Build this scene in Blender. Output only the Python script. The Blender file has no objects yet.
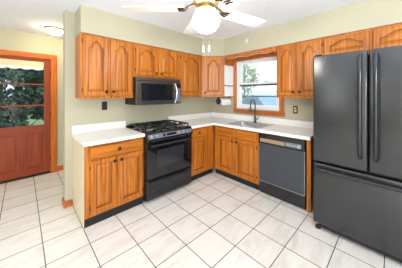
import bpy, bmesh, math, random
from mathutils import Vector, Matrix
random.seed(7)
S = bpy.context.scene
COL = S.collection
PI = math.pi

# ---------------------------------------------------------------- camera
cd = bpy.data.cameras.new('camera')
cam = bpy.data.objects.new('camera', cd)
COL.objects.link(cam)
cam.location = (-3.084, -2.856, 1.424)
cam.rotation_euler = (PI/2, 0, -0.7648)
cd.sensor_fit = 'HORIZONTAL'
cd.sensor_width = 36
cd.lens = 186.15/402*36
cd.shift_y = -40.0/402
cd.clip_start = 0.05
S.camera = cam

# ---------------------------------------------------------------- world, big lights, exposure
S.view_settings.view_transform = 'Standard'
S.view_settings.look = 'None'
S.view_settings.gamma = 1
S.view_settings.use_curve_mapping = False
S.view_settings.exposure = 0.27
W = bpy.data.worlds.new('world')
S.world = W
W.use_nodes = True
bg = W.node_tree.nodes['Background']
bg.inputs[0].default_value = (0.84, 0.92, 1.0, 1)
bg.inputs[1].default_value = 1.5

def area(name, loc, target, sx, sy, power, color):
    l = bpy.data.lights.new(name, 'AREA')
    l.shape = 'RECTANGLE'; l.size = sx; l.size_y = sy
    l.energy = power; l.color = color
    o = bpy.data.objects.new(name, l); COL.objects.link(o)
    o.location = loc
    o.rotation_euler = (Vector(target)-Vector(loc)).to_track_quat('-Z', 'Y').to_euler()
    return o
area('added_daylight_behind', (-4.75, -4.3, 1.1), (-1.9, 0, 0.9), 1.7, 1.9, 120, (0.90, 0.95, 1.0))  # added area light for cool daylight from behind left; no door opening built
area('added_side_fill', (-4.7, -1.5, 1.7), (-0.4, -1.0, 0.9), 1.5, 1.3, 13, (0.90, 0.95, 1.0))  # fill light added for the walls and fridge glare; there is no window here
area('added_ceiling_uplight', (-2.2, -3.5, 1.75), (-1.9, -3.2, 2.47), 0.5, 0.5, 30, (0.93, 0.965, 1.0))  # added uplight, out of view, that brightens the ceiling
sl = bpy.data.lights.new('sun', 'SUN'); sl.energy = 2.6; sl.angle = .02; sl.color = (1.0, .95, .86)
so = bpy.data.objects.new('sun', sl); COL.objects.link(so)
so.rotation_euler = Vector((.62, .48, -.62)).to_track_quat('-Z', 'Y').to_euler()

# ---------------------------------------------------------------- materials
def lin(c):
    return tuple(((x/255)/12.92 if x/255 <= .04045 else ((x/255+.055)/1.055)**2.4) for x in c)+(1,)
def new_mat(name):
    m = bpy.data.materials.new(name); m.use_nodes = True
    nt = m.node_tree
    return m, nt, nt.nodes['Principled BSDF']
def plain(name, c, rough=.5, metal=0, var=.06, scale=8, bump=0, bscale=200, spec=.5, bdist=.002):
    m, nt, b = new_mat(name)
    N, L = nt.nodes, nt.links
    tc = N.new('ShaderNodeTexCoord')
    nz = N.new('ShaderNodeTexNoise'); nz.inputs['Scale'].default_value = scale
    L.new(tc.outputs['Object'], nz.inputs['Vector'])
    r = N.new('ShaderNodeValToRGB')
    a = lin(c)
    r.color_ramp.elements[0].color = tuple(min(1, x*(1-var)) for x in a[:3])+(1,)
    r.color_ramp.elements[1].color = tuple(min(1, x*(1+var)) for x in a[:3])+(1,)
    r.color_ramp.elements[0].position = .3; r.color_ramp.elements[1].position = .7
    L.new(nz.outputs['Fac'], r.inputs[0]); L.new(r.outputs[0], b.inputs['Base Color'])
    b.inputs['Roughness'].default_value = rough; b.inputs['Metallic'].default_value = metal
    b.inputs['Specular IOR Level'].default_value = spec
    if bump:
        n2 = N.new('ShaderNodeTexNoise'); n2.inputs['Scale'].default_value = bscale
        L.new(tc.outputs['Object'], n2.inputs['Vector'])
        bp = N.new('ShaderNodeBump'); bp.inputs['Strength'].default_value = bump; bp.inputs['Distance'].default_value = bdist
        L.new(n2.outputs['Fac'], bp.inputs['Height']); L.new(bp.outputs[0], b.inputs['Normal'])
    return m
def wood(name, c1, c2, axis='z', rough=.35):
    m, nt, b = new_mat(name)
    N, L = nt.nodes, nt.links
    tc = N.new('ShaderNodeTexCoord')
    oi = N.new('ShaderNodeObjectInfo')
    ad = N.new('ShaderNodeVectorMath'); ad.operation = 'ADD'
    cx = N.new('ShaderNodeCombineXYZ')
    mul = N.new('ShaderNodeMath'); mul.operation = 'MULTIPLY'; mul.inputs[1].default_value = 37.0
    L.new(oi.outputs['Random'], mul.inputs[0])
    L.new(mul.outputs[0], cx.inputs[0]); L.new(mul.outputs[0], cx.inputs[2])
    L.new(tc.outputs['Object'], ad.inputs[0]); L.new(cx.outputs[0], ad.inputs[1])
    mp = N.new('ShaderNodeMapping')
    s = [22, 22, 22]; s['xyz'.index(axis)] = 1.6
    mp.inputs['Scale'].default_value = s
    L.new(ad.outputs[0], mp.inputs[0])
    n1 = N.new('ShaderNodeTexNoise'); n1.inputs['Scale'].default_value = 1.0
    n1.inputs['Detail'].default_value = 5; n1.inputs['Distortion'].default_value = .8
    L.new(mp.outputs[0], n1.inputs['Vector'])
    mp2 = N.new('ShaderNodeMapping')
    s = [5, 5, 5]; s['xyz'.index(axis)] = 1.0
    mp2.inputs['Scale'].default_value = s
    L.new(ad.outputs[0], mp2.inputs[0])
    wv = N.new('ShaderNodeTexWave'); wv.wave_type = 'RINGS'; wv.rings_direction = axis.upper()
    wv.inputs['Scale'].default_value = 1.6; wv.inputs['Distortion'].default_value = 6; wv.inputs['Detail'].default_value = 2
    L.new(mp2.outputs[0], wv.inputs['Vector'])
    mx = N.new('ShaderNodeMath'); mx.operation = 'MULTIPLY_ADD'; mx.inputs[1].default_value = .16
    L.new(wv.outputs['Fac'], mx.inputs[0])
    m3 = N.new('ShaderNodeMath'); m3.operation = 'MULTIPLY'; m3.inputs[1].default_value = .9
    L.new(n1.outputs['Fac'], m3.inputs[0]); L.new(m3.outputs[0], mx.inputs[2])
    r = N.new('ShaderNodeValToRGB')
    r.color_ramp.elements[0].position = .28; r.color_ramp.elements[0].color = lin(c2)
    r.color_ramp.elements[1].position = .68; r.color_ramp.elements[1].color = lin(c1)
    L.new(mx.outputs[0], r.inputs[0]); L.new(r.outputs[0], b.inputs['Base Color'])
    b.inputs['Roughness'].default_value = rough
    b.inputs['Specular IOR Level'].default_value = .45
    return m
def glass(name, tint=(1, 1, 1), refl=.06, rough=0.0, fres=.8):
    m, nt, b = new_mat(name); N, L = nt.nodes, nt.links
    t = N.new('ShaderNodeBsdfTransparent'); t.inputs[0].default_value = tint+(1,)
    g = N.new('ShaderNodeBsdfGlossy'); g.inputs['Roughness'].default_value = rough
    mx = N.new('ShaderNodeMixShader')
    lw = N.new('ShaderNodeFresnel'); lw.inputs[0].default_value = 1.45
    ma = N.new('ShaderNodeMath'); ma.operation = 'MULTIPLY_ADD'; ma.inputs[1].default_value = fres; ma.inputs[2].default_value = refl-.04
    L.new(lw.outputs[0], ma.inputs[0]); L.new(ma.outputs[0], mx.inputs[0])
    L.new(t.outputs[0], mx.inputs[1]); L.new(g.outputs[0], mx.inputs[2])
    L.new(mx.outputs[0], N['Material Output'].inputs[0])
    return m
def emit(name, c, s):
    m, nt, b = new_mat(name)
    b.inputs['Base Color'].default_value = (.9, .88, .82, 1)
    b.inputs['Emission Color'].default_value = tuple(c)+(1,)
    b.inputs['Emission Strength'].default_value = s
    return m

M = {}
M['oak'] = wood('oak_vertical', (200, 120, 36), (140, 73, 16), 'z', .36)
M['oak_h'] = wood('oak_horizontal', (198, 118, 35), (140, 73, 16), 'x', .36)
M['oak_groove_shade'] = wood('oak_routed_groove_shade', (160, 92, 32), (120, 62, 18), 'z')  # darker tone paints in the groove shade, along with some pooled stain
M['trim'] = wood('stained_trim', (196, 120, 60), (160, 88, 40), 'z')
M['trim_h'] = wood('stained_trim_horizontal', (196, 112, 58), (158, 82, 40), 'x')
M['door'] = wood('red_brown_door', (154, 62, 10), (122, 44, 6), 'z', .5)
M['door_h'] = wood('red_brown_door_horizontal', (154, 62, 10), (122, 44, 6), 'x', .5)
M['casing'] = wood('orange_casing', (206, 112, 26), (172, 84, 16), 'z')
M['casing_h'] = wood('orange_casing_horizontal', (206, 112, 26), (172, 84, 16), 'x')
M['wall'] = plain('sage_paint', (186, 181, 157), .75, var=.015, scale=3, bump=.08, bscale=120)
M['ceil'] = plain('ceiling_paint', (240, 244, 252), .8, var=.01, bump=.1, bscale=90)
M['white_vinyl'] = plain('white_vinyl', (236, 238, 240), .35, var=.01)
M['counter'] = plain('cream_laminate', (244, 243, 238), .3, var=.015, scale=60)
M['cream'] = plain('cream_panel', (226, 208, 176), .5, var=.03, scale=12)
M['black'] = plain('black_enamel', (15, 17, 20), .08, var=.05, spec=.75)
M['black_matte'] = plain('matte_black', (22, 21, 22), .6, var=.1)
M['iron'] = plain('cast_iron', (26, 27, 30), .45, var=.2, scale=40)
M['steel'] = plain('brushed_steel', (198, 202, 206), .33, metal=.8, var=.06, scale=30)
M['dsteel'] = plain('dark_stainless', (118, 113, 111), .34, metal=1, var=.06, scale=30)
M['chrome'] = plain('bright_chrome', (215, 218, 222), .12, metal=1, var=.02)
M['bronze'] = plain('dark_bronze', (52, 36, 28), .35, metal=.6, var=.15, scale=30)
M['brass'] = plain('brass', (214, 194, 146), .3, metal=.9, var=.05)
M['satin_brass'] = plain('satin_brass', (196, 160, 90), .55, metal=.7, var=.05)
M['edge_highlight'] = plain('pale_edge_highlight', (228, 200, 158), .5)
M['gunmetal'] = plain('gunmetal', (84, 88, 94), .3, metal=.9, var=.05)
M['fridge'] = plain('textured_black', (33, 35, 38), .24, var=.08, scale=20, bump=.28, bscale=95, bdist=.002, spec=.8)
M['fridge_handle'] = plain('black_handle', (40, 42, 46), .22, var=.03)
M['dw'] = plain('dishwasher_panel', (62, 65, 72), .4, var=.04)
M['tan'] = wood('tan_fascia', (164, 138, 112), (146, 120, 96), 'x', .5)
M['silver'] = plain('silver_trim', (186, 186, 184), .3, metal=.8, var=.03)
M['grey'] = plain('grey_plastic', (150, 152, 156), .4, var=.04)
M['panelgrey'] = plain('control_grey', (112, 118, 132), .25, var=.1, scale=30)
M['rail_shadow'] = plain('dark_grey_rail_shadow', (66, 70, 78), .5)
M['paper'] = plain('white_paper', (244, 244, 244), .8, var=.02, scale=30)
M['blade'] = plain('white_blade', (244, 243, 240), .4, var=.01)
M['shade'] = plain('cream_shade', (226, 204, 164), .7, var=.04, scale=20)
M['lace'] = plain('white_lace', (214, 220, 222), .8, var=.08, scale=40)
M['brownplate'] = plain('brown_plate', (92, 68, 48), .4, var=.08)
M['darkplate'] = plain('dark_brown_plate', (48, 36, 28), .4, var=.08)
M['ivory'] = plain('ivory_plastic', (214, 204, 180), .4, var=.03)
M['glass'] = glass('window_glass', (.97, .985, 1), .05)
M['door_glass'] = glass('door_glass', (.80, .86, .90), .045, .0, .15)
M['oven_glass'] = plain('oven_glass', (46, 48, 52), .06, var=.05)
M['mw_glass'] = plain('microwave_glass', (22, 27, 32), .06, var=.05)
M['globe'] = emit('lit_glass_globe', (1.0, .955, .90), 40)
M['lamp'] = emit('lit_glass_dome', (1.0, .84, .55), 55)
M['leaf'] = plain('leaf_green', (84, 104, 90), .6, var=.8, scale=3.5)
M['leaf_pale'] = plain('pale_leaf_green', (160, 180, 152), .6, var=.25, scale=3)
M['bark'] = plain('bark', (92, 76, 66), .9, var=.3, scale=20)
M['lawn'] = plain('lawn', (120, 138, 92), .9, var=.25, scale=5)
M['siding'] = plain('pale_aqua_siding', (160, 180, 188), .7, var=.03)
M['roof'] = plain('pale_grey_roof', (172, 190, 198), .8, var=.08, scale=15)
M['car'] = plain('blue_car_paint', (122, 150, 178), .25, var=.03)
M['carglass'] = plain('car_window', (108, 132, 156), .3, var=.03)
M['tyre'] = plain('tyre_rubber', (36, 36, 38), .8, var=.1)

def tile_mat():
    m, nt, b = new_mat('marbled_floor_tile'); N, L = nt.nodes, nt.links
    tc = N.new('ShaderNodeTexCoord')
    mp = N.new('ShaderNodeMapping'); mp.vector_type = 'POINT'
    mp.inputs['Location'].default_value = (2.6192+.3247*20, 1.1704+.3247*20, 0)
    L.new(tc.outputs['Object'], mp.inputs[0])
    br = N.new('ShaderNodeTexBrick'); br.offset = 0; br.squash = 1
    br.inputs['Scale'].default_value = 1
    br.inputs['Brick Width'].default_value = .3247; br.inputs['Row Height'].default_value = .3247
    br.inputs['Mortar Size'].default_value = .0036; br.inputs['Mortar Smooth'].default_value = .1
    br.inputs['Color1'].default_value = (0, 0, 0, 1); br.inputs['Color2'].default_value = (1, 1, 1, 1)
    br.inputs['Mortar'].default_value = (.5, .5, .5, 1); br.inputs['Bias'].default_value = 0
    L.new(mp.outputs[0], br.inputs['Vector'])
    # a different patch of marble in every tile
    off = N.new('ShaderNodeVectorMath'); off.operation = 'MULTIPLY_ADD'
    off.inputs[1].default_value = (7, 11, 5)
    L.new(br.outputs['Color'], off.inputs[0]); L.new(tc.outputs['Object'], off.inputs[2])
    mp2 = N.new('ShaderNodeMapping'); mp2.inputs['Rotation'].default_value = (0, 0, .7)
    mp2.inputs['Scale'].default_value = (2.2, 9, 1)
    L.new(off.outputs[0], mp2.inputs[0])
    nz = N.new('ShaderNodeTexNoise'); nz.inputs['Scale'].default_value = 1.0
    nz.inputs['Detail'].default_value = 6; nz.inputs['Distortion'].default_value = 1.2
    L.new(mp2.outputs[0], nz.inputs['Vector'])
    r = N.new('ShaderNodeValToRGB')
    e = r.color_ramp.elements
    e[0].position = .30; e[0].color = lin((224, 219, 212)); e[1].position = .52; e[1].color = lin((241, 237, 231))
    L.new(nz.outputs['Fac'], r.inputs[0])
    mx = N.new('ShaderNodeMix'); mx.data_type = 'RGBA'
    L.new(br.outputs['Fac'], mx.inputs[0]); L.new(r.outputs[0], mx.inputs[6]); mx.inputs[7].default_value = lin((88, 76, 64))
    L.new(mx.outputs[2], b.inputs['Base Color'])
    rg = N.new('ShaderNodeMath'); rg.operation = 'MULTIPLY_ADD'; rg.inputs[1].default_value = .5; rg.inputs[2].default_value = .3
    L.new(br.outputs['Fac'], rg.inputs[0]); L.new(rg.outputs[0], b.inputs['Roughness'])
    bp = N.new('ShaderNodeBump'); bp.invert = True; bp.inputs['Strength'].default_value = .5; bp.inputs['Distance'].default_value = .002
    L.new(br.outputs['Fac'], bp.inputs['Height']); L.new(bp.outputs[0], b.inputs['Normal'])
    return m
M['tile'] = tile_mat()

# ---------------------------------------------------------------- mesh helpers
class MB:
    def __init__(self): self.bm = bmesh.new()
    def _merge(self, t):
        me = bpy.data.meshes.new('tmp'); t.to_mesh(me); t.free()
        self.bm.from_mesh(me); bpy.data.meshes.remove(me)
    def box(self, x0, x1, y0, y1, z0, z1, bev=0, seg=2):
        t = bmesh.new()
        bmesh.ops.create_cube(t, size=1)
        for v in t.verts:
            v.co = ((x0+x1)/2+v.co.x*(x1-x0), (y0+y1)/2+v.co.y*(y1-y0), (z0+z1)/2+v.co.z*(z1-z0))
        if bev: bmesh.ops.bevel(t, geom=t.edges[:], offset=bev, segments=seg, affect='EDGES', profile=.5)
        bmesh.ops.recalc_face_normals(t, faces=t.faces[:])
        self._merge(t); return self
    def rings(self, rings, cap0=True, cap1=True, closed=True):
        vs = [[self.bm.verts.new(p) for p in r] for r in rings]
        n = len(vs[0])
        for a, b in zip(vs, vs[1:]):
            for i in range(n if closed else n-1):
                j = (i+1) % n
                try: self.bm.faces.new((a[i], a[j], b[j], b[i]))
                except ValueError: pass
        if cap0: self.bm.faces.new(vs[0][::-1])
        if cap1: self.bm.faces.new(vs[-1])
        return self
    def tube(self, pts, r, n=10, radii=None):
        pts = [Vector(p) for p in pts]
        rg = []
        up = None
        for i, p in enumerate(pts):
            d = (pts[min(i+1, len(pts)-1)]-pts[max(i-1, 0)]).normalized()
            if up is None:
                up = Vector((0, 0, 1)) if abs(d.z) < .9 else Vector((1, 0, 0))
            a = d.cross(up).normalized(); b = a.cross(d).normalized(); up = b
            rr = radii[i] if radii else r
            rg.append([p+a*math.cos(2*PI*k/n)*rr+b*math.sin(2*PI*k/n)*rr for k in range(n)])
        return self.rings(rg)
    def lathe(self, prof, n=24, o=(0, 0, 0), axis='z', c0=True, c1=True):
        rg = []
        for (r, h) in prof:
            ring = []
            for k in range(n):
                a = 2*PI*k/n; x, y = r*math.cos(a), r*math.sin(a)
                p = {'z': (x, y, h), 'y': (x, h, y), 'x': (h, x, y)}[axis]
                ring.append(Vector(p)+Vector(o))
            rg.append(ring)
        return self.rings(rg, c0, c1)
    def prism(self, poly, f0, f1):      # poly of 2D pts -> f0(u,v), f1(u,v) 3D points
        return self.rings([[f0(*p) for p in poly], [f1(*p) for p in poly]])
    def obj(self, name, mat, parent=None, loc=None, smooth=False, rotz=0):
        bmesh.ops.recalc_face_normals(self.bm, faces=self.bm.faces[:])
        me = bpy.data.meshes.new(name); self.bm.to_mesh(me); self.bm.free()
        me.materials.append(M[mat] if isinstance(mat, str) else mat)
        if getattr(self, 'groove', False): me.materials.append(M['oak_groove_shade'])
        if smooth:
            for p in me.polygons: p.use_smooth = True
            me.set_sharp_from_angle(angle=math.radians(40))
        o = bpy.data.objects.new(name, me); COL.objects.link(o)
        if parent is not None: o.parent = parent
        if loc: o.location = loc
        o.rotation_euler.z = rotz
        return o
def tag(o, label, cat, group=None, kind=None):
    if label: o['label'] = label
    if cat: o['category'] = cat
    if group: o['group'] = group
    if kind: o['kind'] = kind
    return o
def thing(name, label, cat, loc=(0, 0, 0), rotz=0, group=None):
    o = bpy.data.objects.new(name, None); COL.objects.link(o)
    o.empty_display_size = .1
    o.location = loc; o.rotation_euler.z = rotz
    return tag(o, label, cat, group)
def struct(o, label=None, cat=None):
    o['kind'] = 'structure'
    if label: o['label'] = label
    if cat: o['category'] = cat
    return o

# ---------------------------------------------------------------- room shell
ZC = 2.47
struct(MB().box(-5.6, 0.14, -4.6, 1.60, -.1, 0).obj('floor', 'tile'), 'cream marbled square floor tiles with dark grout', 'floor')
struct(MB().box(-5.6, 0.14, -4.6, 1.60, ZC, ZC+.1).obj('ceiling', 'ceil'), 'flat white painted ceiling', 'ceiling')
struct(MB().box(-2.70, 0.14, 0, .13, 0, ZC).obj('wall_stove', 'wall'), 'sage wall behind the stove ending in an open passage', 'wall')
# window wall with its opening
WY0, WY1, WZ0, WZ1 = -1.535, -.665, 1.150, 2.075
b = MB()
b.box(0, .14, WY1, 0, 0, ZC); b.box(0, .14, -4.6, WY0, 0, ZC)
b.box(0, .14, WY0, WY1, 0, WZ0); b.box(0, .14, WY0, WY1, WZ1, ZC)
struct(b.obj('wall_window', 'wall'), 'sage wall with the sink window', 'wall')
# passage end wall with the outside door
DX0, DX1, DZ = -3.47, -2.715, 2.04
b = MB()
b.box(-5.6, DX0-.01, 1.46, 1.60, 0, ZC); b.box(DX1+.01, -1.9, 1.46, 1.60, 0, ZC); b.box(DX0-.01, DX1+.01, 1.46, 1.60, DZ+.01, ZC)
struct(b.obj('wall_passage_end', 'wall'), 'pale wall around the outside door', 'wall')
struct(MB().box(-2.02, -1.9, .13, 1.46, 0, ZC).obj('wall_passage_side', 'wall'), 'side wall of the passage behind the stove wall', 'wall')
b = MB(); b.box(-5.7, .14, -4.7, -4.6, 0, ZC)
struct(b.obj('wall_back', 'wall'), 'sage wall behind the viewpoint', 'wall')
struct(MB().box(-5.7, -5.6, -4.6, 1.60, 0, ZC).obj('wall_left', 'wall'), 'sage wall on the far left', 'wall')
# soffit, flush with the upper cabinets, with a diagonal corner
SD = .325
poly = [(-2.594, -.001), (-2.594, -SD), (-.615, -SD), (-SD, -.615), (-SD, -3.4), (-.001, -3.4), (-.001, -.001)]
struct(MB().prism(poly, lambda x, y: (x, y, 2.148), lambda x, y: (x, y, ZC)).obj('wall_soffit', 'wall'), 'boxed soffit above the upper cabinets', 'soffit')
struct(MB().box(-2.704, -2.625, -.016, -.001, 0, .085, .003).obj('baseboard_stove', 'trim_h'), 'short oak baseboard left of the base cabinet', 'baseboard')
struct(MB().box(-2.716, -2.701, -.016, .13, 0, .085, .003).obj('baseboard_passage', 'trim_h'), 'oak baseboard around the wall end', 'baseboard')
struct(MB().box(-2.615, -2.03, 1.444, 1.459, 0, .09, .003).obj('baseboard_passage_end', 'casing_h'), 'oak baseboard right of the outside door', 'baseboard')

# ---------------------------------------------------------------- window_1
w = thing('window_1', 'white double hung window with oak casing above the sink', 'window', (0, 0, 0)); w['kind'] = 'structure'
b = MB()
b.box(-.022, -.001, WY1-.01, WY1+.056, 1.06, 2.13, .004)
b.box(-.022, -.001, WY0-.072, WY0+.008, 1.06, 2.13, .004)
b.obj('casing', 'trim', w)
b = MB(); b.box(-.022, -.001, WY0+.008, WY1-.01, 2.06, 2.13, .004); b.obj('head_casing', 'trim_h', w)
b = MB(); b.box(-.024, -.001, WY0-.085, WY1+.056, 1.05, 1.108, .006); b.obj('apron', 'trim_h', w)
b = MB(); b.box(-.045, -.001, WY0-.085, WY1+.056, 1.108, 1.128, .006); b.obj('stool', 'trim_h', w)
b = MB()
b.box(0.0, .13, WY1-.035, WY1, WZ0, WZ1); b.box(0, .13, WY0, WY0+.035, WZ0, WZ1)
b.box(0.0, .13, WY0+.035, WY1-.035, WZ0, WZ0+.025); b.box(0, .13, WY0+.035, WY1-.035, WZ1-.03, WZ1)
b.obj('frame', 'white_vinyl', w)
def sash(x, z0, z1, rail_bottom, rail_top):
    y0, y1 = WY0+.036, WY1-.036
    b = MB()
    b.box(x, x+.03, y1-.045, y1, z0, z1, .003); b.box(x, x+.03, y0, y0+.045, z0, z1, .003)
    b.box(x, x+.03, y0+.045, y1-.045, z0, z0+rail_bottom, .003); b.box(x, x+.03, y0+.045, y1-.045, z1-rail_top, z1, .003)
    s = b.obj('sash', 'white_vinyl', w)
    MB().box(x+.012, x+.018, y0+.045, y1-.045, z0+rail_bottom, z1-rail_top).obj('pane', 'glass', s)
    return s
sash(.082, 1.605, 2.043, .035, .04)
lo = sash(.048, 1.177, 1.64, .045, .035)
for yy in (-.93, -1.26):
    MB().box(.050, .078, yy-.03, yy+.03, 1.641, 1.656, .005).obj('sash_lock', 'grey', lo)
MB().box(.040, .0475, WY0+.05, WY1-.05, 1.574, 1.604, .002).obj('meeting_rail_shadow', 'rail_shadow', lo)  # dark strip standing in for the shadow under the top rail

# ---------------------------------------------------------------- door_1
d = thing('door_1', 'red brown wooden door with a three light window in the passage', 'door', (0, 1.46, 0)); d['kind'] = 'structure'
gx0, gx1, gz0, gz1 = -3.385, -2.805, .88, 1.96
b = MB()
b.box(DX0, gx0, .012, .052, .03, DZ); b.box(gx1, DX1, .012, .052, .03, DZ)
b.box(-3.14, -3.045, .012, .052, .15, .76)
b.obj('stiles', 'door', d)
b = MB()
b.box(gx0, gx1, .012, .052, .03, .15); b.box(gx0, gx1, .012, .052, .76, gz0); b.box(gx0, gx1, .012, .052, gz1, DZ)
b.obj('rails', 'door_h', d)
for x0, x1 in ((gx0, -3.14), (-3.045, gx1)):
    b = MB(); b.box(x0, x1, .026, .04, .15, .76); b.box(x0+.03, x1-.03, .016, .03, .18, .73, .008, 2)
    b.obj('lower_panel', 'door', d)
for z in (1.225, 1.59):
    MB().box(gx0, gx1, .014, .050, z-.011, z+.011, .003).obj('muntin', 'door_h', d)
MB().box(gx0, gx1, .029, .035, gz0, gz1).obj('pane', 'door_glass', d)
s = MB().box(gx0-.02, gx1-.005, -.014, -.004, 1.895, 1.985, .003).obj('roller_shade', 'shade', d)
poly = [(gx0-.015, 1.896)]
for i in range(41):
    x = gx0-.015+(gx1-gx0+.005)*i/40
    poly.append((x, 1.855-.02*abs(math.sin(PI*i/40*4))))
poly.append((gx1-.01, 1.896))
MB().prism(poly, lambda x, z: (x, -.010, z), lambda x, z: (x, -.007, z)).obj('scalloped_hem', 'lace', s)
b = MB()
b.box(DX1+.003, DX1+.092, -.022, -.001, 0, DZ+.004, .004); b.box(DX0-.092, DX0-.003, -.022, -.001, 0, DZ+.004, .004)
b.obj('casing', 'casing', d)
MB().box(DX0-.092, DX1+.092, -.022, -.001, DZ+.006, DZ+.09, .004).obj('head_casing', 'casing_h', d)
b = MB(); b.box(DX1, DX1+.009, 0, .13, 0, DZ+.009); b.box(DX0-.009, DX0, 0, .13, 0, DZ+.009); b.box(DX0, DX1, 0, .13, DZ, DZ+.009)
b.obj('jamb', 'casing', d)
MB().box(DX0-.0, DX1, -.005, .13, 0, .022, .004).obj('threshold', 'bronze', d)
for z in (.25, 1.05, 1.80):
    MB().lathe([(.007, z-.045), (.007, z+.045)], 10, (DX1+.0005, .004, 0)).obj('hinge', 'bronze', d, smooth=True)

# ---------------------------------------------------------------- cabinets
def arch_outline(w, z0, z1, m, mt, rise, ins, n=20):
    x0, x1 = m+ins, w-m-ins
    zb = z0+m+ins
    top = z1-mt-ins
    sp = top-rise
    pts = [(x0, zb), (x1, zb)]
    for i in range(n+1):
        t = 1-2*i/n
        a = abs(t)
        g = 0 if a > .74 else math.cos(PI/2*a/.74)**.72*.9+.1*(1-a/.74)
        pts.append(((x0+x1)/2+t*(x1-x0)/2, sp+rise*g))
    return pts
def panel_door(w, h, m=.055, mt=.05, rise=0.0, th=.02):
    """raised panel door, x 0..w, z 0..h, back at y=0, front at y=-th"""
    b = MB(); bm = b.bm
    R0 = [(0, 0), (w, 0), (w, h), (0, h)]
    e = .005
    R1 = [(e, e), (w-e, e), (w-e, h-e), (e, h-e)]
    b.rings([[(x, 0, z) for x, z in R0], [(x, -th+.006, z) for x, z in R0], [(x, -th, z) for x, z in R1]], True, False)
    bm.verts.ensure_lookup_table()
    outer = bm.verts[-4:]
    seq = [(0, -th), (.001, -th+.014), (.012, -th+.014), (.036, -th+.002)]
    rr = [[bm.verts.new((x, y, z)) for x, z in arch_outline(w, 0, h, m, mt, rise, ins)] for ins, y in seq]
    n = len(rr[0])
    for a, c in zip(rr, rr[1:]):
        for i in range(n):
            j = (i+1) % n
            bm.faces.new((a[i], a[j], c[j], c[i]))
    edges = []
    for loop in (outer, rr[0]):
        for i in range(len(loop)):
            u, v = loop[i], loop[(i+1) % len(loop)]
            ed = bm.edges.get((u, v)) or bm.edges.new((u, v))
            edges.append(ed)
    bmesh.ops.triangle_fill(bm, use_beauty=True, use_dissolve=False, edges=edges)
    ed = [bm.edges.get((rr[-1][i], rr[-1][(i+1) % n])) for i in range(n)]
    bmesh.ops.triangle_fill(bm, use_beauty=True, use_dissolve=False, edges=ed)
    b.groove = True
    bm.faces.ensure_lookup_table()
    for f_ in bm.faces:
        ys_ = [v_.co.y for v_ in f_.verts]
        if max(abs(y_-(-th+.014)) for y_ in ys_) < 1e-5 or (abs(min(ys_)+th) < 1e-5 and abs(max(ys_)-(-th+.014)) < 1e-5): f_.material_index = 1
    return b
def knob(parent, x, z, y=-.02):
    MB().lathe([(.007, y), (.007, y-.012), (.018, y-.016), (.019, y-.022), (.012, y-.028), (.003, y-.029)], 14, (x, 0, z), 'y').obj('knob', 'bronze', parent, smooth=True)
def add_door(root, x0, x1, z0, z1, rise=0, hinge='l', knob_z=None, mt=.05, m=.055, hinge_vis=True):
    w, h = x1-x0, z1-z0
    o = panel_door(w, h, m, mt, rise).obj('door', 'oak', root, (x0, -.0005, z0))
    kx = w-.03 if hinge == 'l' else .03
    if knob_z is not None: knob(o, kx, knob_z-z0)
    if hinge_vis:
        hx = -.0045 if hinge == 'l' else w+.0045
        for hz in (.07, h-.07):
            MB().box(hx-.004, hx+.004, -.016, .0, hz-.022, hz+.022, .002).obj('hinge', 'bronze', o)
    return o
def add_drawer(root, x0, x1, z0, z1, knobbed=True):
    w, h = x1-x0, z1-z0
    o = MB().box(0, w, -.02, 0, 0, h, .007, 3).obj('drawer', 'oak_h', root, (x0, -.0005, z0))
    if knobbed: knob(o, w/2, h/2)
    return o
ZB, ZT = 1.369, 2.147
def upper(label, loc, rotz, w, z0=ZB, z1=ZT, depth=.303, stile=None):
    r = thing('upper_cabinet', label, 'cabinet', loc, rotz, 'oak upper cabinets')
    h = z1-z0
    MB().box(.001, w-.001, .02, depth, 0.0, h, .002).obj('carcass', 'oak', r)
    MB().box(0, w, 0, .0195, 0.0, h, .002).obj('face_frame', 'oak', r)
    return r
FY = -.305
# stove wall, left two-door cabinet (origin = front left bottom)
c = upper('tall oak two-door upper cabinet at the left end of the stove wall', (-2.594, FY, ZB), 0, .634)
add_door(c, .022, .305, .03, .755, .085, 'l', .085)
add_door(c, .328, .612, .03, .755, .085, 'r', .085)
# above the microwave
c = upper('short oak two-door upper cabinet directly above the microwave', (-1.958, FY, 1.668), 0, .772, 1.668)
add_door(c, .03, .38, .03, .458, .07, 'l', .07)
add_door(c, .405, .752, .03, .458, .07, 'r', .07)
# single
c = upper('oak single-door upper cabinet between microwave and corner cabinet', (-1.184, FY, ZB), 0, .567)
add_door(c, .06, .535, .03, .755, .085, 'l', None)
# diagonal corner
r = thing('corner_cabinet', 'oak upper cabinet set diagonally across the room corner', 'cabinet', (-.613, -.305, ZB), 0, 'oak upper cabinets')
poly = [(0.0, .303), (0.0, .0), (.308, -.305), (.611, -.305), (.611, .303)]
MB().prism([(x+.0, y) for x, y in poly], lambda x, y: (x, y, 0), lambda x, y: (x, y, ZT-ZB)).obj('carcass', 'oak', r)
L = math.hypot(.308, .305)
o = MB().box(.006, L-.006, -.02, -.001, 0, ZT-ZB, .002).obj('face_frame', 'oak', r, (0, 0, 0), rotz=-math.atan2(.305, .308))
dr = panel_door(L-.07, .725, .06, .05, .085).obj('door', 'oak', r, (0, 0, 0), rotz=-math.atan2(.305, .308))
n = Vector((-.305, -.308, 0)).normalized(); t = Vector((.308, -.305, 0)).normalized()
dr.location = t*.035+n*.0205+Vector((0, 0, .03))
knob(dr, .028, .055)
for hz in (.07, .655):
    MB().box(L-.0695, L-.061, -.016, 0, hz-.022, hz+.022, .002).obj('hinge', 'bronze', dr)
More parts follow.
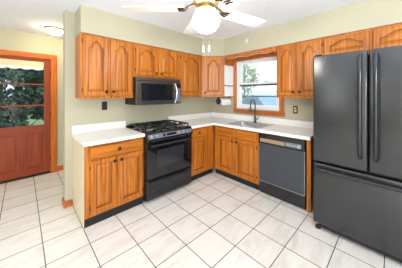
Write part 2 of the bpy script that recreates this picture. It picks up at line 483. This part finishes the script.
# window wall
RB = -PI/2
c = upper('oak two-door upper cabinet on the window wall right of the window', (FY, -1.617, ZB), RB, .596)
add_door(c, .012, .278, .03, .755, .085, 'l', .085)
add_door(c, .300, .585, .03, .755, .085, 'r', .085)
c = upper('wide short oak upper cabinet above the black refrigerator', (FY, -2.215, 1.86), RB, .92, 1.86)
add_door(c, .018, .445, .03, .262, .055, 'l', None, .04)
add_door(c, .472, .90, .03, .262, .055, 'r', None, .04)

# scalloped valance over the window
poly = [(-.617, 2.147)]
y0, y1 = -.617, -1.615
N = 60
for i in range(N+1):
    s_ = i/N
    yy = y0+(y1-y0)*s_
    a = s_*2-1
    wave = .015*math.cos(PI*a*3)*(1-.0*abs(a))
    end = -.035*max(0, (abs(a)-.86)/.14)**1.5
    poly.append((yy, 2.072-wave*.8+end))
poly.append((y1, 2.147))
v = thing('valance', 'scalloped wooden valance board bridging the cabinets above the window', 'valance', (0, 0, 0))
MB().prism(poly, lambda y, z: (-.322, y, z), lambda y, z: (-.304, y, z)).obj('board', 'trim_h', v)
mid = poly[1:-1]
b = MB()
b.tube([(-.323, y, z+.004) for y, z in mid[4:-4]], .003, 6)
b.obj('carved_edge_highlight', 'edge_highlight', v)  # thin pale line paints a highlight along the carved edge

def base(label, loc, rotz, w, z1=.874, kick_in=.03, depth=.58, hollow=False):
    r = thing('base_cabinet', label, 'cabinet', loc, rotz, 'oak base cabinets')
    b = MB()
    if hollow:
        b.box(.002, .018, .02, depth, .095, z1); b.box(w-.018, w-.002, .02, depth, .095, z1)
        b.box(.018, w-.018, .02, depth, .095, .113); b.box(.018, w-.018, depth-.008, depth, .113, z1)
    else:
        b.box(.002, w-.002, .02, depth, .095, z1, .002)
    b.obj('carcass', 'oak', r)
    MB().box(0, w, 0, .0195, .095, z1, .002).obj('face_frame', 'oak', r)
    MB().box(.002, w-.002, kick_in, kick_in+.015, 0, .094).obj('toe_kick', 'black_matte', r)
    return r
c = base('oak base cabinet with one drawer left of the stove, cream side panel', (-2.613, -.59, 0), 0, .667, kick_in=.012)
MB().box(-.006, -.0005, .004, .585, 0, .874, .001).obj('side_panel', 'cream', c)
add_drawer(c, .055, .645, .722, .85)
add_door(c, .055, .325, .125, .70, 0, 'l', .655)
add_door(c, .343, .645, .125, .70, 0, 'r', .655)
c = base('narrow oak base cabinet with a drawer in the inner corner right of the stove', (-1.172, -.59, 0), 0, .58)
add_drawer(c, .03, .37, .722, .85)
add_door(c, .03, .37, .125, .70, 0, 'l', None, hinge_vis=False)
c = base('oak sink base cabinet with two doors under the window', (-.59, -.612, 0), RB, .876, hollow=True)
add_drawer(c, .085, .44, .722, .85, False); add_drawer(c, .465, .835, .722, .85, False)
add_door(c, .085, .44, .125, .70, 0, 'l', .655); add_door(c, .465, .835, .125, .70, 0, 'r', .655)
t_ = thing('filler_panel', 'narrow oak end panel between the dishwasher and the refrigerator', 'panel', (-.60, -2.115, 0), RB)
MB().box(0, .045, 0, .585, .0, .874, .002).obj('board', 'oak', t_)

# ---------------------------------------------------------------- countertops
cl = thing('countertop', 'short cream countertop with backsplash left of the stove', 'countertop', (-2.28, -.32, .875), 0, 'cream countertops')
MB().box(-.345, .333, -.317, .3185, 0, .04, .006, 3).obj('slab', 'counter', cl)
MB().box(-.345, .333, .2985, .3185, .0405, .142, .004).obj('backsplash', 'counter', cl)
cr = thing('countertop', 'long L-shaped cream countertop holding the sink', 'countertop', (-.32, -1.0, .875), 0, 'cream countertops')
SX0, SX1, SY0, SY1 = -.565, -.085, -1.465, -.865    # sink cut-out
def W2(x0, x1, y0, y1, z0, z1): return (x0+.32, x1+.32, y0+1.0, y1+1.0, z0-.875, z1-.875)
poly = [(-1.172, -.0015), (-1.172, -.637), (-.637, -.637), (-.637, -2.165), (-.0015, -2.165), (-.0015, -.0015)]
hole = [(SX0, SY0), (SX1, SY0), (SX1, SY1), (SX0, SY1)]
b = MB(); bm = b.bm
for z, flip in ((0, 0), (.04, 1)):
    es = []
    for lp in (poly, hole):
        vs = [bm.verts.new((x+.32, y+1.0, z)) for x, y in lp]
        es += [bm.edges.new((vs[i], vs[(i+1) % len(vs)])) for i in range(len(vs))]
    bmesh.ops.triangle_fill(bm, use_beauty=True, use_dissolve=False, edges=es)
for lp in (poly, hole):
    for i in range(len(lp)):
        p, q = lp[i], lp[(i+1) % len(lp)]
        vs = [bm.verts.new((x+.32, y+1.0, z)) for (x, y), z in ((p, 0), (q, 0), (q, .04), (p, .04))]
        bm.faces.new(vs)
bmesh.ops.remove_doubles(bm, verts=bm.verts[:], dist=.0001)
b.obj('slab', 'counter', cr)
b = MB()
b.box(*W2(-1.172, -.0015, -.0215, -.0015, .9155, 1.017), .004)
b.box(*W2(-.0215, -.0015, -2.165, -.022, .9155, 1.017), .004)
b.obj('backsplash', 'counter', cr)

# ---------------------------------------------------------------- sink and faucet
sk = thing('sink', 'stainless steel drop-in sink set in the counter under the window', 'sink', ((SX0+SX1)/2, (SY0+SY1)/2, .916))
hx, hy = (SX1-SX0)/2, (SY1-SY0)/2
def rr(ax, ay, r, z, n=5, ox=0):
    pts = []
    for cx, cy, a0 in ((ax-r, ay-r, 0), (-ax+r, ay-r, PI/2), (-ax+r, -ay+r, PI), (ax-r, -ay+r, 3*PI/2)):
        for k in range(n+1):
            a = a0+PI/2*k/n
            pts.append((cx+r*math.cos(a)+ox, cy+r*math.sin(a), z))
    return pts
b = MB()
b.rings([rr(hx+.018, hy+.018, .03, 0), rr(hx+.018, hy+.018, .03, .003), rr(hx+.010, hy+.010, .03, .006), rr(hx-.045, hy-.02, .05, .005, ox=-.03),
         rr(hx-.052, hy-.03, .05, -.01, ox=-.03), rr(hx-.065, hy-.045, .06, -.17, ox=-.03), rr(hx-.10, hy-.08, .05, -.178, ox=-.03)], False, True)
b.obj('basin', 'steel', sk, smooth=True)
MB().lathe([(.04, -.177), (.04, -.174), (.03, -.1745), (.01, -.176)], 18, (-.03, 0, 0)).obj('drain', 'chrome', sk, smooth=True)
fx, fy, fz = -.125, -1.15, .922
f = thing('faucet', 'dark gooseneck kitchen faucet with side lever behind the sink', 'faucet', (fx, fy, fz))
MB().lathe([(.03, 0), (.03, .006), (.021, .012), (.02, .10), (.015, .115)], 18).obj('body', 'gunmetal', f, smooth=True)
pts = [(0, 0, .11), (0, 0, .32)]
for k in range(1, 13):
    a = PI*k/12
    pts.append((-.075+.075*math.cos(a), 0, .32+.075*math.sin(a)))
pts += [(-.152, 0, .27)]
MB().tube(pts, .0115, 12).obj('spout', 'gunmetal', f, smooth=True)
MB().lathe([(.012, .275), (.016, .265), (.017, .19), (.013, .186)], 14, (-.152, 0, 0)).obj('spray_head', 'gunmetal', f, smooth=True)
MB().tube([(0, -.018, .06), (0, -.045, .065), (-.01, -.075, .10)], .007, 10, [.012, .010, .006]).obj('lever', 'gunmetal', f, smooth=True)

# ---------------------------------------------------------------- stove
sx0, sx1 = -1.942, -1.178
st = thing('stove', 'black gas stove with oven between the base cabinets', 'stove', ((sx0+sx1)/2, -.34, 0))
hw = (sx1-sx0)/2
Y = lambda y: y+.34
MB().box(-hw, hw, Y(-.615), Y(-.03), .03, .905, .003).obj('body', 'black', st)
for x in (-hw+.05, hw-.05):
    for y in (-.56, -.08):
        MB().lathe([(.018, 0), (.018, .03)], 12, (x, Y(y), 0)).obj('foot', 'black_matte', st)
# cooktop tray with raised rim
b = MB(); b.box(-hw, hw, Y(-.635), Y(-.025), .906, .922, .005)
b.box(-hw, hw, Y(-.05), Y(-.025), .922, .945, .004)
b.obj('cooktop', 'black', st)
for i, (bx, by) in enumerate(((-.24, -.47), (-.24, -.20), (.24, -.47), (.24, -.20), (0, -.335))):
    u = MB().lathe([(.05, .9225), (.05, .93), (.038, .934), (.036, .944), (.01, .946)], 20, (bx, Y(by), 0)).obj('burner', 'grey', st, smooth=True)
    MB().lathe([(.033, .9465), (.034, .955), (.005, .957)], 18, (bx, Y(by), 0)).obj('burner_cap', 'iron', u, smooth=True)
for gx in (-.2475, 0, .2475):
    b = MB(); a0, a1 = gx-.118, gx+.118
    yf, yb = Y(-.60), Y(-.075)
    z0, z1 = .957, .972
    for x in (a0, a1-.012): b.box(x, x+.012, yf, yb, z0, z1, .002)
    for y in (yf, yb-.012, (yf+yb)/2-.006): b.box(a0, a1, y, y+.012, z0, z1, .002)
    for y in (Y(-.47), Y(-.20)):
        b.box(a0, gx-.03, y-.006, y+.006, z0, z1+.004, .002); b.box(gx+.03, a1, y-.006, y+.006, z0, z1+.004, .002)
    b.box(gx-.006, gx+.006, yf, yf+.09, z0, z1+.004, .002); b.box(gx-.006, gx+.006, yb-.09, yb, z0, z1+.004, .002)
    for x in (a0, a1-.012):
        for y in (yf, yb-.012): b.box(x, x+.012, y, y+.012, .9225, z0)
    b.obj('grate', 'iron', st)
# sloped control panel
prof = [(-.615, .80), (-.675, .80), (-.690, .825), (-.655, .905), (-.636, .921), (-.615, .921)]
MB().prism(prof, lambda y, z: (-hw, Y(y), z), lambda y, z: (hw, Y(y), z)).obj('control_panel', 'black', st)
nv = Vector((0, -.08, .035)).normalized(); tv = Vector((0, .035, .08)).normalized()
pc = Vector((0, Y(-.6725), .865))
cp = MB()
for q in [(-.36, .36, -.030, .030)]:
    ring = lambda k: [pc+Vector((x, 0, 0))+tv*z+nv*k for x, z in ((q[0], q[2]), (q[1], q[2]), (q[1], q[3]), (q[0], q[3]))]
    cp.rings([ring(.0005), ring(.002)])
cpo = cp.obj('control_fascia', 'panelgrey', st)
for x in (-.32, -.245, -.13, .12, .20, .275, .335):
    pr_ = [(.018, .0025), (.019, .008), (.016, .022), (.004, .024)]
    rg = []
    for r_, h_ in pr_:
        rg.append([pc+Vector((x, 0, 0))+nv*h_+(Vector((1, 0, 0))*math.cos(2*PI*k/16)+tv*math.sin(2*PI*k/16))*r_ for k in range(16)])
    MB().rings(rg).obj('knob', 'silver' if x != -.13 else 'black', st, smooth=True)
dsp = MB()
ring = lambda k: [pc+Vector((x, 0, 0))+tv*z+nv*k for x, z in ((-.085, -.016), (.075, -.016), (.075, .018), (-.085, .018))]
dsp.rings([ring(.0022), ring(.004)]); dsp.obj('clock_display', 'mw_glass', st)
od = MB().box(-hw+.004, hw-.004, Y(-.668), Y(-.617), .315, .792, .006, 3).obj('oven_door', 'black', st)
MB().box(-.235, .215, Y(-.6705), Y(-.668), .445, .675, .001).obj('oven_window', 'oven_glass', od)
b = MB(); b.tube([(-hw+.04, Y(-.712), .752), (hw-.04, Y(-.712), .752)], .013, 12)
for x in (-hw+.07, hw-.07): b.box(x-.012, x+.012, Y(-.71), Y(-.666), .742, .762, .003)
b.obj('door_handle', 'fridge_handle', od, smooth=True)
dw_ = MB().box(-hw+.004, hw-.004, Y(-.662), Y(-.617), .045, .292, .008, 3).obj('drawer', 'black', st)
b = MB(); b.box(-hw+.06, hw-.10, Y(-.696), Y(-.661), .258, .280, .008, 3)
b.obj('drawer_handle', 'fridge_handle', dw_)
MB().box(-hw+.01, hw-.01, Y(-.640), Y(-.617), .293, .314).obj('drawer_gap', 'black_matte', st)

# ---------------------------------------------------------------- microwave
mw = thing('microwave', 'dark stainless over-the-range microwave with a curved handle', 'microwave', (-1.5715, -.20, 1.262))
hw = .384
Z = lambda z: z-1.262
Y = lambda y: y+.20
MB().box(-hw, hw, Y(-.36), Y(-.005), Z(1.268), Z(1.664), .003).obj('body', 'black_matte', mw)
MB().box(-hw, hw, Y(-.385), Y(-.361), Z(1.612), Z(1.664), .005).obj('top_vent', 'dsteel', mw)
b = MB()
x0, x1, z0, z1 = -hw, .265, Z(1.268), Z(1.608)
b.box(x0, x0+.075, Y(-.40), Y(-.361), z0, z1, .004); b.box(x1-.02, x1, Y(-.40), Y(-.361), z0, z1, .004)
b.box(x0+.075, x1-.02, Y(-.40), Y(-.361), z1-.035, z1, .004); b.box(x0+.075, x1-.02, Y(-.40), Y(-.361), z0, z0+.058, .004)
md = b.obj('door', 'dsteel', mw)
MB().box(x0+.075, x1-.02, Y(-.392), Y(-.38), z0+.058, z1-.035).obj('window', 'mw_glass', md)
b = MB()
hp = []
for k in range(11):
    a = k/10
    hp.append((.262+.012*math.sin(PI*a), Y(-.405-.035*math.sin(PI*a)), Z(1.285)+a*.305))
b.tube(hp, .013, 10); b.obj('handle', 'chrome', md, smooth=True)
cpn = MB().box(.267, hw, Y(-.398), Y(-.361), z0, z1, .003).obj('control_panel', 'dsteel', mw)
MB().box(.288, hw-.012, Y(-.400), Y(-.397), Z(1.53), Z(1.585)).obj('display', 'mw_glass', cpn)
MB().box(.288, hw-.012, Y(-.3995), Y(-.397), Z(1.30), Z(1.515)).obj('keypad', 'panelgrey', cpn)
MB().box(-hw+.09, hw-.30, Y(-.34), Y(-.10), Z(1.259), Z(1.2675)).obj('grease_filter', 'grey', mw)

# ---------------------------------------------------------------- dishwasher
dwt = thing('dishwasher', 'dark grey dishwasher with tan control strip right of the sink cabinet', 'dishwasher', (-.60, -1.493, 0), RB)
w_ = .612
MB().box(.003, w_-.003, .002, .57, .02, .870, .002).obj('tub', 'black_matte', dwt)
dd = MB().box(.008, w_-.008, -.022, .001, .192, .722, .004).obj('door_panel', 'dw', dwt)
b = MB()
b.box(.004, .009, -.024, .001, .188, .724); b.box(w_-.009, w_-.004, -.024, .001, .188, .724); b.box(.009, w_-.009, -.024, .001, .186, .1915)
b.obj('trim', 'silver', dd)
cpn = MB().box(.004, w_-.004, -.034, .001, .727, .866, .006, 3).obj('control_panel', 'black', dwt)
MB().box(.03, .365, -.0365, -.034, .748, .800, .001).obj('fascia', 'tan', cpn)
MB().box(.37, .575, -.0365, -.034, .748, .805, .001).obj('button_panel', 'panelgrey', cpn)
for k in range(4):
    MB().box(.405+k*.03, .427+k*.03, -.040, -.0366, .765, .785, .002).obj('button', 'grey', cpn)
MB().lathe([(.022, -.0366), (.021, -.05), (.008, -.052)], 18, (.548, 0, .776), 'y').obj('dial', 'silver', cpn, smooth=True)
MB().box(.2, .24, -.042, -.034, .833, .852, .004).obj('latch', 'black', cpn)
MB().box(.006, w_-.006, .004-.02, .0015, .035, .182, .004).obj('kick_plate', 'black', dwt)
MB().box(.006, w_-.006, .03, .045, 0, .034).obj('toe_kick', 'black_matte', dwt)

# ---------------------------------------------------------------- refrigerator
fr = thing('refrigerator', 'large black french door refrigerator with bottom freezer drawer', 'refrigerator', (-.858, -2.253, 0), RB)
fw = .876
MB().box(.004, fw-.004, .075, .80, .035, 1.795, .006).obj('body', 'black_matte', fr)
for k, (x0, x1) in enumerate(((0, fw/2-.004), (fw/2+.004, fw))):
    dr = MB().box(x0, x1, 0, .068, .722, 1.823, .014, 4).obj('door', 'fridge', fr, smooth=True)
    hx = fw/2-.052 if k == 0 else fw/2+.052
    b = MB()
    pts = [(hx, -.004, .845), (hx, -.048, .865)]+[(hx, -.058-.006*math.sin(PI*j/8), .90+j*.83/8) for j in range(9)]+[(hx, -.048, 1.762), (hx, -.004, 1.78)]
    b.tube(pts, .0165, 12); b.obj('handle', 'fridge_handle', dr, smooth=True)
fd = MB().box(0, fw, 0, .068, .075, .702, .014, 4).obj('freezer_drawer', 'fridge', fr, smooth=True)
b = MB()
pts = [(.03, -.004, .655), (.045, -.045, .655)]+[(.08+j*(fw-.16)/8, -.052-.006*math.sin(PI*j/8), .655) for j in range(9)]+[(fw-.045, -.045, .655), (fw-.03, -.004, .655)]
b.tube(pts, .0155, 12); b.obj('handle', 'fridge_handle', fd, smooth=True)
MB().box(.05, fw-.05, .03, .07, .028, .07, .004).obj('base_grille', 'black_matte', fr)
for x in (.035, fw-.035):
    for y in (.05, .74):
        MB().lathe([(.026, 0), (.026, .02), (.018, .036)], 14, (x, y, 0)).obj('foot', 'black_matte', fr, smooth=True)
for x in (.04, fw-.04):
    MB().box(x-.03, x+.03, .02, .12, 1.8235, 1.838, .004).obj('hinge_cover', 'black_matte', fr)

# ---------------------------------------------------------------- ceiling fan
FX, FYY = -1.931, -1.717
fan = thing('ceiling_fan', 'white five-blade ceiling fan with lit globe and brass motor', 'ceiling fan', (FX, FYY, ZC))
Z = lambda z: z-ZC
MB().lathe([(.07, 0), (.072, -.02), (.05, -.05), (.018, -.06)], 24).obj('canopy', 'brass', fan, smooth=True)
MB().lathe([(.013, -.055), (.013, -.16)], 12).obj('downrod', 'brass', fan, smooth=True)
MB().lathe([(.03, Z(2.315)), (.10, Z(2.30)), (.115, Z(2.26)), (.115, Z(2.215)), (.09, Z(2.195)), (.05, Z(2.19))], 28).obj('motor', 'brass', fan, smooth=True)
MB().lathe([(.045, Z(2.19)), (.055, Z(2.172)), (.08, Z(2.158)), (.085, Z(2.145)), (.07, Z(2.138))], 24).obj('light_fitter', 'brass', fan, smooth=True)
prof = []
for k in range(15):
    a = k/14
    ang = math.radians(48)+a*(PI-math.radians(48))
    prof.append((max(.002, .118*math.sin(ang)), Z(2.060)+.104*math.cos(ang)))
MB().lathe(prof, 28).obj('globe', 'globe', fan, smooth=True)
for k in range(5):
    ang = math.radians(133.2)+k*2*PI/5
    ca, sa = math.cos(ang), math.sin(ang)
    b = MB()
    out = []
    L0, L1 = .19, .715
    n_ = 6
    pts = [(L0, -.055), (L0+.05, -.066)]+[(L1-.03, -.082), (L1, -.068), (L1+.004, 0), (L1, .068), (L1-.03, .082)]+[(L0+.05, .066), (L0, .055)]
    def P3(r, s, dz):
        return (r*ca-s*sa, r*sa+s*ca, Z(2.172)+dz-s*.14)
    b.prism(pts, lambda r, s: P3(r, s, 0), lambda r, s: P3(r, s, .007))
    bl = b.obj('blade', 'blade', fan)
    b = MB()
    b.tube([P3(.105, 0, .035), P3(.15, 0, .02), P3(.19, .0, -.008)], .010, 8)
    for s in (-.032, 0, .032):
        b.tube([P3(.16, 0, .004), P3(.19, s*.8, -.010), P3(.245, s, -.007)], .008, 8)
    b.obj('blade_iron', 'bronze', bl, smooth=True)
for q, zb in ((-.016, 1.755), (.014, 1.76)):
    px, py = -.066+q*.72, -.068-q*.69
    b = MB(); b.tube([(px*.8, py*.8, Z(2.15)), (px*1.45, py*1.45, Z(2.12)), (px*1.5, py*1.5, Z(zb+.05))], .0016, 6)
    ch = b.obj('pull_chain', 'brass', fan)
    MB().lathe([(.003, Z(zb+.052)), (.008, Z(zb+.045)), (.010, Z(zb+.012)), (.006, Z(zb))], 12, (px*1.5, py*1.5, 0)).obj('pull_knob', 'blade', ch, smooth=True)

# passage ceiling lamp
lp = thing('ceiling_light', 'round flush ceiling lamp with brass rim glowing in the passage', 'ceiling light', (-2.715, .93, ZC))
MB().lathe([(.125, 0), (.128, -.018), (.118, -.026)], 32).obj('rim', 'satin_brass', lp, smooth=True)
prof = [(.112, -.0265)]+[(.112*math.cos(PI/2*k/8), -.027-.065*math.sin(PI/2*k/8)) for k in range(1, 8)]+[(.004, -.092)]
MB().lathe(prof, 32).obj('glass_dome', 'lamp', lp, smooth=True)

# ---------------------------------------------------------------- small fittings
def outlet(label, loc, rotz, plate, face):
    r = thing('outlet', label, 'outlet', loc, rotz)
    MB().box(-.036, .036, -.007, -.0005, -.06, .06, .003).obj('cover_plate', plate, r)
    for dz in (-.02, .02):
        rc = MB().box(-.016, .016, -.010, -.0072, dz-.014, dz+.014, .003).obj('receptacle', face, r)
    return r
outlet('dark brown double outlet under the left upper cabinet', (-2.243, 0, 1.257), 0, 'darkplate', 'darkplate')
outlet('brown outlet with ivory sockets between window and refrigerator', (0, -1.778, 1.178), RB, 'brownplate', 'ivory')
r = thing('wall_sensor', 'small ivory square box on the soffit above the window', 'sensor', (-SD, -1.115, 2.325), RB)
MB().box(-.03, .03, -.018, -.0005, -.04, .04, .005).obj('housing', 'ivory', r)
MB().box(-.018, .018, -.020, -.0182, -.02, .02, .0005).obj('front_grille', 'cream', r)

# paper sheets on the side of the corner cabinet (faces -y)
ys = -.6105
for z0, z1, lab in ((1.595, 1.975, 'tall white paper sheet on the corner cabinet side, the upper of two'),
                    (1.380, 1.57, 'short white paper sheet on the corner cabinet side, the lower of two')):
    o = thing('paper_sheet', lab, 'paper', (-.17, ys, z0))
    MB().box(-.142, .140, -.002, -.0005, 0, z1-z0).obj('sheet', 'paper', o)
    MB().box(-.02, .02, -.003, -.0021, z1-z0-.02, z1-z0-.005).obj('tape', 'ivory', o)
# paper towel
ty, tz = -.515, 1.284
h = thing('paper_towel_holder', 'black under-cabinet paper towel holder with a round end cap', 'paper towel holder', (-.20, ty, ZB))
MB().box(-.17, .17, -.025, .025, -.008, -.0005, .002).obj('mounting_bar', 'black_matte', h)
for sx in (-.165, .150):
    a = MB(); a.box(sx, sx+.010, -.012, .012, tz-ZB, -.008, .002)
    arm = a.obj('arm', 'black_matte', h)
MB().lathe([(.062, -.172), (.064, -.176), (.060, -.182), (.035, -.184), (.03, -.179), (.004, -.179)], 28, (0, 0, tz-ZB), 'x').obj('end_cap', 'gunmetal', h, smooth=True)
MB().lathe([(.011, -.155), (.011, .150)], 12, (0, 0, tz-ZB), 'x').obj('rod', 'black_matte', h, smooth=True)
t = thing('paper_towel_roll', 'white paper towel roll hanging under the corner cabinet', 'paper towel', (-.20, ty, tz))
rg = []
for rr_, hh in ((.02, -.140), (.06, -.140), (.06, .140), (.02, .140)):
    rg.append([(hh, rr_*math.cos(2*PI*k/28), rr_*math.sin(2*PI*k/28)) for k in range(28)])
b = MB(); b.rings(rg+[rg[0]], False, False); b.obj('roll', 'paper', t, smooth=True)
MB().box(-.139, .139, -.0615, -.0600, -.075, 0.0).obj('loose_sheet', 'paper', t)

# ---------------------------------------------------------------- outside
struct(MB().box(.2, 45, -30, 45, -.55, -.45).obj('ground_yard', 'lawn'), 'lawn outside the window', 'lawn')
struct(MB().box(-30, .15, 1.65, 30, -.4, -.3).obj('ground_porch', 'lawn'), 'lawn outside the passage door', 'lawn')
def tree(name, label, loc, h, cr, cz, nl, leaf, mat, trunk=.12, rx=1.0, bare=False):
    r = thing(name, label, 'tree', loc, random.random()*6)
    b = MB(); b.tube([(0, 0, 0), (.05, .02, h*.3), (-.03, .05, h*.6), (.02, 0, h*.92)], trunk, 8, [trunk, trunk*.8, trunk*.5, trunk*.15])
    b.obj('trunk', 'bark', r, smooth=True)
    b = MB()
    for k in range(14 if bare else 8):
        z = h*(.3+.55*random.random()); a = random.random()*2*PI; l = cr*(.6+.4*random.random())
        b.tube([(0, 0, z), (l*.5*math.cos(a), l*.5*math.sin(a), z+l*.3), (l*math.cos(a), l*math.sin(a), z+l*.75)], .03, 6, [trunk*.4, trunk*.25, trunk*.08])
    b.obj('branches', 'bark', r, smooth=True)
    if nl:
        b = MB(); bm = b.bm
        cl = []
        for _ in range(40):
            q = Vector((random.gauss(0, 1), random.gauss(0, 1), random.gauss(0, 1))).normalized()*(random.random()**.4)*.74
            cl.append(Vector((q.x*cr*rx, q.y*cr, cz+q.z*(h-cz))))
        for i in range(nl):
            c_ = random.choice(cl)
            p = c_+Vector((random.uniform(-1, 1)*cr*rx, random.uniform(-1, 1)*cr, random.uniform(-1, 1)*(h-cz)))*.17
            if p.z < .05: p.z = .05+random.random()*.3
            u = Vector((random.uniform(-1, 1), random.uniform(-1, 1), random.uniform(-1, 1))).normalized()
            v_ = u.orthogonal().normalized()
            s = leaf*random.uniform(.6, 1.3)
            vs = [bm.verts.new(p+u*s), bm.verts.new(p+v_*s*.45), bm.verts.new(p-u*s), bm.verts.new(p-v_*s*.45)]
            bm.faces.new(vs)
        b.obj('foliage', mat, r)
    return r
# behind the passage door
tree('evergreen_tree', 'dense green tree seen through the left half of the door window', (-4.15, 4.9, -.3), 4.4, .86, 2.2, 6500, .075, 'leaf')
tree('evergreen_tree', 'green leafy tree seen through the right half of the door window', (-2.3, 4.9, -.3), 4.2, .86, 2.1, 6500, .075, 'leaf')
tree('shrub', 'low bushy shrub at the foot of the trees behind the door', (-3.2, 3.3, -.3), 1.5, .55, .75, 2500, .06, 'leaf', .05)
tree('evergreen_tree', 'tall dark tree standing furthest back behind the door', (-3.15, 8.2, -.3), 5.4, 2.2, 2.3, 12000, .09, 'leaf', .2)
# behind the sink window
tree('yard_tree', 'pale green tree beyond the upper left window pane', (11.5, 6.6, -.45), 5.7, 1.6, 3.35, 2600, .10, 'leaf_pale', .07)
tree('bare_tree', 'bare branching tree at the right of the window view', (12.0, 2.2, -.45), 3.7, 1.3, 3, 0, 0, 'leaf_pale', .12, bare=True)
sh = thing('shed', 'pale aqua garden shed with low roof beyond the lower window pane', 'shed', (19, 6.5, -.45))
MB().box(-2, 2, -5.5, 5, 0, 1.75).obj('wall', 'siding', sh)
MB().prism([(-2.4, 1.7), (2.4, 1.7), (0, 2.25)], lambda x, z: (x, -5.8, z), lambda x, z: (x, 5.3, z)).obj('roof', 'roof', sh)
MB().box(-2.03, -2.001, -1.4, -.4, 0, 1.65).obj('shed_door', 'white_vinyl', sh)
cr_ = thing('car', 'blue car parked on the lawn beyond the lower window pane', 'car', (9.6, 4.3, -.45), math.radians(68))
b = MB()
prof = [(-2.1, .35), (2.1, .35), (2.15, .75), (1.9, .95), (1.0, 1.08), (.35, 1.62), (-1.15, 1.66), (-1.75, 1.15), (-2.1, 1.05)]
b.prism(prof, lambda x, z: (x, -.85, z), lambda x, z: (x, .85, z)); b.obj('body', 'car', cr_)
for sy in (-.852, .852):
    b = MB(); b.prism([(-1.45, 1.15), (.78, 1.13), (.3, 1.55), (-1.1, 1.57)], lambda x, z: (x, sy-.004, z), lambda x, z: (x, sy+.004, z)); b.obj('side_window', 'carglass', cr_)
    for x in (-1.3, 1.3):
        MB().lathe([(.34, -.1), (.34, .1)], 20, (x, sy*.94, .34), 'y').obj('wheel', 'tyre', cr_)
